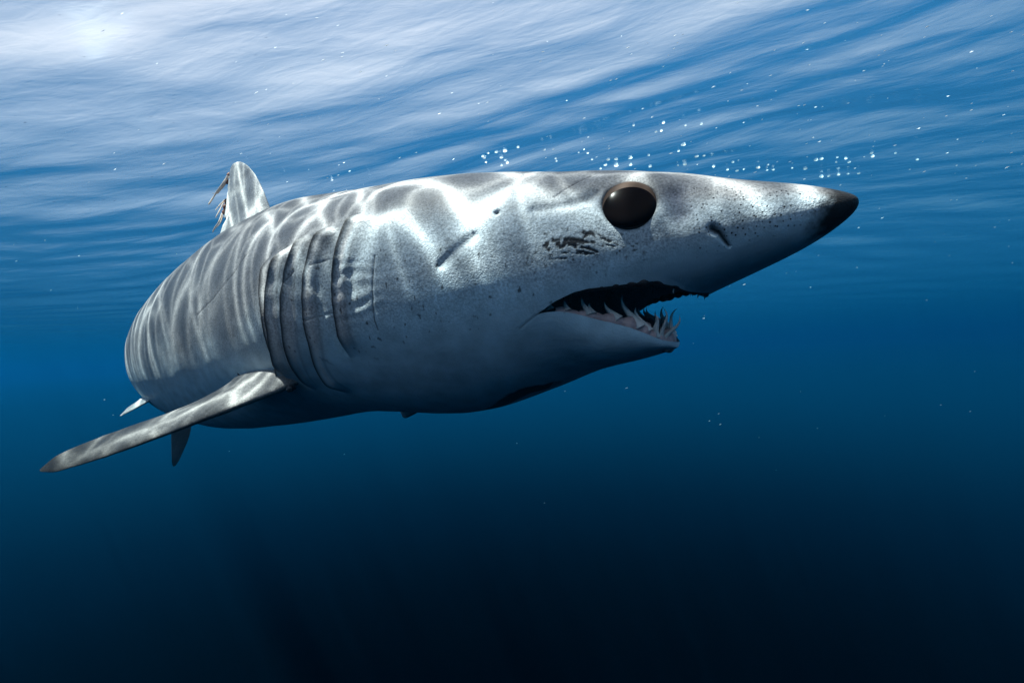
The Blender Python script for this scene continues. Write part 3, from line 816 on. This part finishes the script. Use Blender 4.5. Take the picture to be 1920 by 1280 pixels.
sag = lambda q, z: place(np.array(q), np.array(0.0), np.array(z * TL))
dor_LE = [sag(.372, .070), sag(.385, .090), sag(.400, .1176), sag(.4121, .1335), sag(.4253, .1448), sag(.4370, .1505), sag(.4460, .1522)]
dor_TE = [sag(.510, .064), sag(.486, .092), sag(.4690, .1125), sag(.4625, .130), sag(.4575, .1450), sag(.4525, .1510), sag(.4480, .1524)]
def dor_pig(X, S, Vv, US):
    n = fbm(X, 25, 91, 4)[..., None]; n2 = fbm(X, 170, 92, 3)[..., None]
    c = np.array([.50, .49, .48]) * (1 + .2 * n + .22 * n2)
    edge = sm(1 - Vv, .0, .10)[..., None]
    return c * (.75 + .25 * edge)
dorsal = fin('dorsal_fin', dor_LE, dor_TE, .12, pig=dor_pig, rough=.0012, seed=9, flare=.035, ragged=.16)
PEC_RAW = [(474, 690, .800, .007), (462, 693, .803, .006), (486, 684, .800, .008), (452, 701, .800, .0045), (497, 686, .780, .006), (545, 728, .700, .006)]
# ragged rear edge of the dorsal fin: brown sores and trailing shreds
def strand(pts, r0, r1, parent, mat, name):
    P = np.asarray(pts); d = np.linspace(0, 1, len(P)); x = np.linspace(0, 1, 26)
    Q_ = np.stack([pchip(d, P[:, j], x) for j in range(3)], 1)
    Q_ = Q_ + .0012 * np.stack([vnoise(Q_, 60, 3 + j) for j in range(3)], 1) * x[:, None]
    rr = (r0 + (r1 - r0) * x) * (1 + .3 * vnoise(Q_, 120, 8)); rr[-1] *= .3
    v, f = tube(Q_, rr, 7); return mesh_object(name, v, f, mat, parent)
ZD = 1.27
for i, (pts, r0, r1) in enumerate([
        ([(428, 330), (418, 345), (405, 362), (398, 373), (390, 384)], .0035, .0014), ([(424, 342), (414, 355), (406, 363), (398, 362)], .0022, .0007),
        ([(421, 375), (413, 384), (404, 394)], .0016, .0009), ([(420, 378), (412, 395), (404, 409)], .0014, .0010),
        ([(417, 400), (411, 415), (404, 425), (399, 436)], .0022, .0012), ([(418, 404), (413, 418), (404, 428), (400, 433)], .0016, .0008)]):
    strand([camp(x, y, ZD + .004 * i - .02 * j * .2) for j, (x, y) in enumerate(pts)], r0, r1, dorsal, STRAND, 'torn_strand')
def lump(c, r, parent, mat, name, seed):
    bm_ = bmesh.new(); bmesh.ops.create_icosphere(bm_, subdivisions=3, radius=1.0)
    v = np.array([tuple(x.co) for x in bm_.verts]); f = [[q.index for q in p.verts] for p in bm_.faces]; bm_.free()
    v = v * (1 + .5 * fbm(v, 1.7, seed, 3))[:, None] * np.array(r)
    return mesh_object(name, c + v, np.array(f), mat, parent)
for i, (x, y, r) in enumerate([(429, 329, .0055), (425, 340, .006), (424, 378, .0055), (422, 388, .006), (424, 397, .0075), (420, 398, .005), (426, 404, .007)]):
    lump(camp(x, y, ZD + .005), (r * .8, r * .8, r * 1.2), dorsal, SORE, 'sore', i)

for i, (x, y, z, r) in enumerate(PEC_RAW):
    lump(camp(x, y, z), (r, r, r * .7), pec, FLESH, 'raw_skin', 20 + i)

def tail_pig(X, S, Vv, US):
    n = fbm(X, 25, 95, 4)[..., None]
    return np.array([.085, .09, .095]) * (1 + .3 * n)
for sg, tipq, tipz in ((1, 1.03, .165), (-1, .985, -.150)):
    LEc = [sag(.915, 0.0), sag(.925, sg * .014), sag(.940, sg * .05), sag(.955, sg * .090), sag(tipq - .015, tipz * .93), sag(tipq, tipz)]
    fl_ = lambda q, z, y: place(np.array(q), np.array(y), np.array(z * TL))     # the blade flexes as it beats
    TEc = [sag(.972, 0.0), fl_(.970, sg * .014, -.02), fl_(.974, sg * .05, -.055), fl_(.982, sg * .088, -.060), fl_(tipq + .006, tipz * .93, -.022), fl_(tipq + .003, tipz, -.008)]
    fin('caudal_fin', LEc, TEc, .13, pig=tail_pig, nspan=50, nch=20)
def pale_pig(X, S, Vv, US):
    return np.full(X.shape, .30) * (1 + .2 * fbm(X, 40, 97, 3)[..., None])
for sd in (1, -1):
    y0 = .042 * TL
    pl_LE = [place(np.array(q), np.array(sd * y), np.array(z * TL)) for q, y, z in ((.535, .075, -.040), (.550, .100, -.049), (.568, .120, -.056), (.585, .132, -.0605))]
    pl_TE = [place(np.array(q), np.array(sd * y), np.array(z * TL)) for q, y, z in ((.590, .070, -.036), (.592, .096, -.047), (.594, .120, -.055), (.590, .133, -.0605))]
    fin('pelvic_fin', pl_LE, pl_TE, .10, pig=pale_pig, nspan=30, nch=16)

# ------------------------------------------------------------------ bubbles at the surface
def surf_hit(x, y):
    d = to_world(np.array([(x - 960) / 1000, (640 - y) / 1000, 1.0])) - EYE
    t = CAM_DEPTH / d[2]
    for _ in range(25):
        p = EYE + d * t
        t += (wave_height(np.array([p[0]]), np.array([p[1]]))[0] - p[2]) / d[2] * .7
    return EYE + d * t
FOAM = simple_mat('bubble_film', (0.85, 0.88, 0.90), 0.25, 0.6, trans=0.6)
def bubble_mesh(seed):
    bm_ = bmesh.new(); bmesh.ops.create_icosphere(bm_, subdivisions=2, radius=1.0)
    for v in bm_.verts:
        n = vnoise(np.array([tuple(v.co)]), 1.3, seed)[0]
        v.co *= 1 + .12 * n
        if v.co.z > 0.15: v.co.z = 0.15 + (v.co.z - .15) * .3
        v.co.z *= 0.55
    bmesh.ops.delete(bm_, geom=[f for f in bm_.faces if f.calc_center_median().z > 0.02], context='FACES')
    me = bpy.data.meshes.new('air_bubble'); bm_.to_mesh(me); bm_.free()
    me.materials.append(FOAM); me.polygons.foreach_set('use_smooth', np.ones(len(me.polygons), bool))
    return me
BM = [bubble_mesh(s) for s in range(4)]
bub = [(1188, 235, 4), (1244, 230, 5), (1240, 245, 5), (1230, 247, 4), (1285, 235, 4), (1315, 232, 5), (1281, 271, 7), (1272, 283, 4), (1306, 293, 6), (1320, 292, 4),
       (1284, 308, 6), (1271, 310, 3), (1338, 312, 5), (1364, 318, 4), (1374, 304, 4), (1382, 320, 4), (1395, 317, 3), (1421, 314, 6), (1440, 309, 3), (1438, 319, 3), (1450, 318, 4),
       (1485, 315, 3), (1510, 316, 5), (1530, 300, 5), (1540, 298, 5), (1568, 304, 3), (1586, 297, 4), (1592, 304, 4), (1540, 331, 5), (1554, 330, 4), (1572, 327, 5), (1590, 326, 3),
       (1634, 287, 4), (1636, 293, 5), (1679, 287, 3), (1720, 299, 4), (1219, 312, 5), (1182, 309, 5), (1155, 310, 7), (1135, 309, 5), (1140, 299, 6), (1155, 298, 6), (1182, 296, 6),
       (1126, 316, 4), (1110, 299, 4), (1102, 287, 4), (1095, 280, 3), (1085, 286, 3), (1042, 297, 4), (1043, 302, 4), (1037, 280, 3), (1021, 281, 4), (971, 276, 5), (947, 283, 7), (930, 285, 5),
       (915, 287, 4), (905, 293, 5), (908, 296, 5), (940, 295, 6), (947, 300, 4), (951, 305, 5), (940, 310, 4), (911, 304, 4), (1216, 291, 4), (1570, 295, 3), (1610, 325, 4)]
BUBBLE_SETS = [
    ('white air bubble at the water surface in the cluster over the back of the head', 'bubbles over the back of the head'),
    ('white air bubble at the water surface right above the eye of the shark', 'bubbles over the eye'),
    ('white air bubble at the water surface above the middle of the snout', 'bubbles over the snout'),
    ('white air bubble at the water surface above the black tip of the snout', 'bubbles over the tip of the snout')]
for i, (x, y, r) in enumerate(bub):
    p = surf_hit(x, y)
    o = bpy.data.objects.new('air_bubble', BM[i % 4]); col.objects.link(o)
    dist = np.linalg.norm(p - EYE)
    s_ = r / 1000 * dist * .52
    o.location = (p[0], p[1], p[2] - .05 * s_); o.scale = (s_ * 1.2, s_, s_); o.rotation_euler = (0, 0, rng.random() * 6)
    lab, grp = BUBBLE_SETS[0 if x < 1000 else 1 if x < 1225 else 2 if x < 1460 else 3]
    o['label'] = lab; o['category'] = 'bubble'; o['group'] = grp

# drifting specks in the sunlit top layer
SPECK = simple_mat('drifting_specks', (0.85, 0.87, 0.9), 0.5, 0.3, trans=0.75)
sv, sf = [], []
for i in range(420):
    x, y = rng.uniform(-40, 1960), abs(rng.normal()) * 260
    z = rng.uniform(.9, 2.6) if y < 330 else rng.uniform(1.6, 4)
    if rng.random() < .10: x, y, z = rng.uniform(0, 1920), rng.uniform(300, 900), rng.uniform(2.5, 5)
    c = camp(x, y, z)
    if c[2] > -.03: c[2] = -.03 - rng.random() * .1
    dd_ = np.array([.9 + .1 * rng.normal(), .1 * rng.normal(), .30 + .1 * rng.normal()]); dd_ /= np.linalg.norm(dd_)
    L_ = rng.uniform(.002, .0060) * (z / 1.5) ** .5; r_ = L_ * rng.uniform(.18, .35)
    b0 = len(sv)
    e1 = np.cross(dd_, [0, 0, 1.]); e1 /= np.linalg.norm(e1); e2 = np.cross(dd_, e1)
    sv += [c + dd_ * L_, c - dd_ * L_, c + e1 * r_, c - e1 * r_, c + e2 * r_, c - e2 * r_]
    sf += [[b0, b0 + 2, b0 + 3], [b0 + 1, b0 + 3, b0 + 2], [b0, b0 + 4, b0 + 5], [b0 + 1, b0 + 5, b0 + 4]]
specks = mesh_object('drifting_specks', np.array(sv), np.array(sf), SPECK)
specks['kind'] = 'stuff'; specks['label'] = 'tiny pale specks drifting in the sunlit water'; specks['category'] = 'specks'

# ------------------------------------------------------------------ the water's own haze
HAZE = 0.20
hm, t, o = new_mat('haze')
pv = N(t, 'ShaderNodeVolumePrincipled')
pv.inputs['Color'].default_value = (0.0002, 0.0046, 0.0108, 1)
pv.inputs['Absorption Color'].default_value = (0.78, 0.940, 0.965, 1)      # water swallows red first; pv.inputs['Density'].default_value = HAZE
pv.inputs['Anisotropy'].default_value = 0.4
t.links.new(pv.outputs[0], o.inputs['Volume'])
def box(name, lo, hi, mat):
    v = [(x, y, z) for x in (lo[0], hi[0]) for y in (lo[1], hi[1]) for z in (lo[2], hi[2])]
    f = [[0, 1, 3, 2], [4, 6, 7, 5], [0, 4, 5, 1], [2, 3, 7, 6], [0, 2, 6, 4], [1, 5, 7, 3]]
    return mesh_object(name, np.array(v, float), np.array(f), mat, smooth=False)
hz = box('haze', (-1600, -1600, -2.0), (1600, 1600, 1.5), hm)
hz['kind'] = 'stuff'; hz['label'] = 'blue haze of the open sea water'; hz['category'] = 'haze'
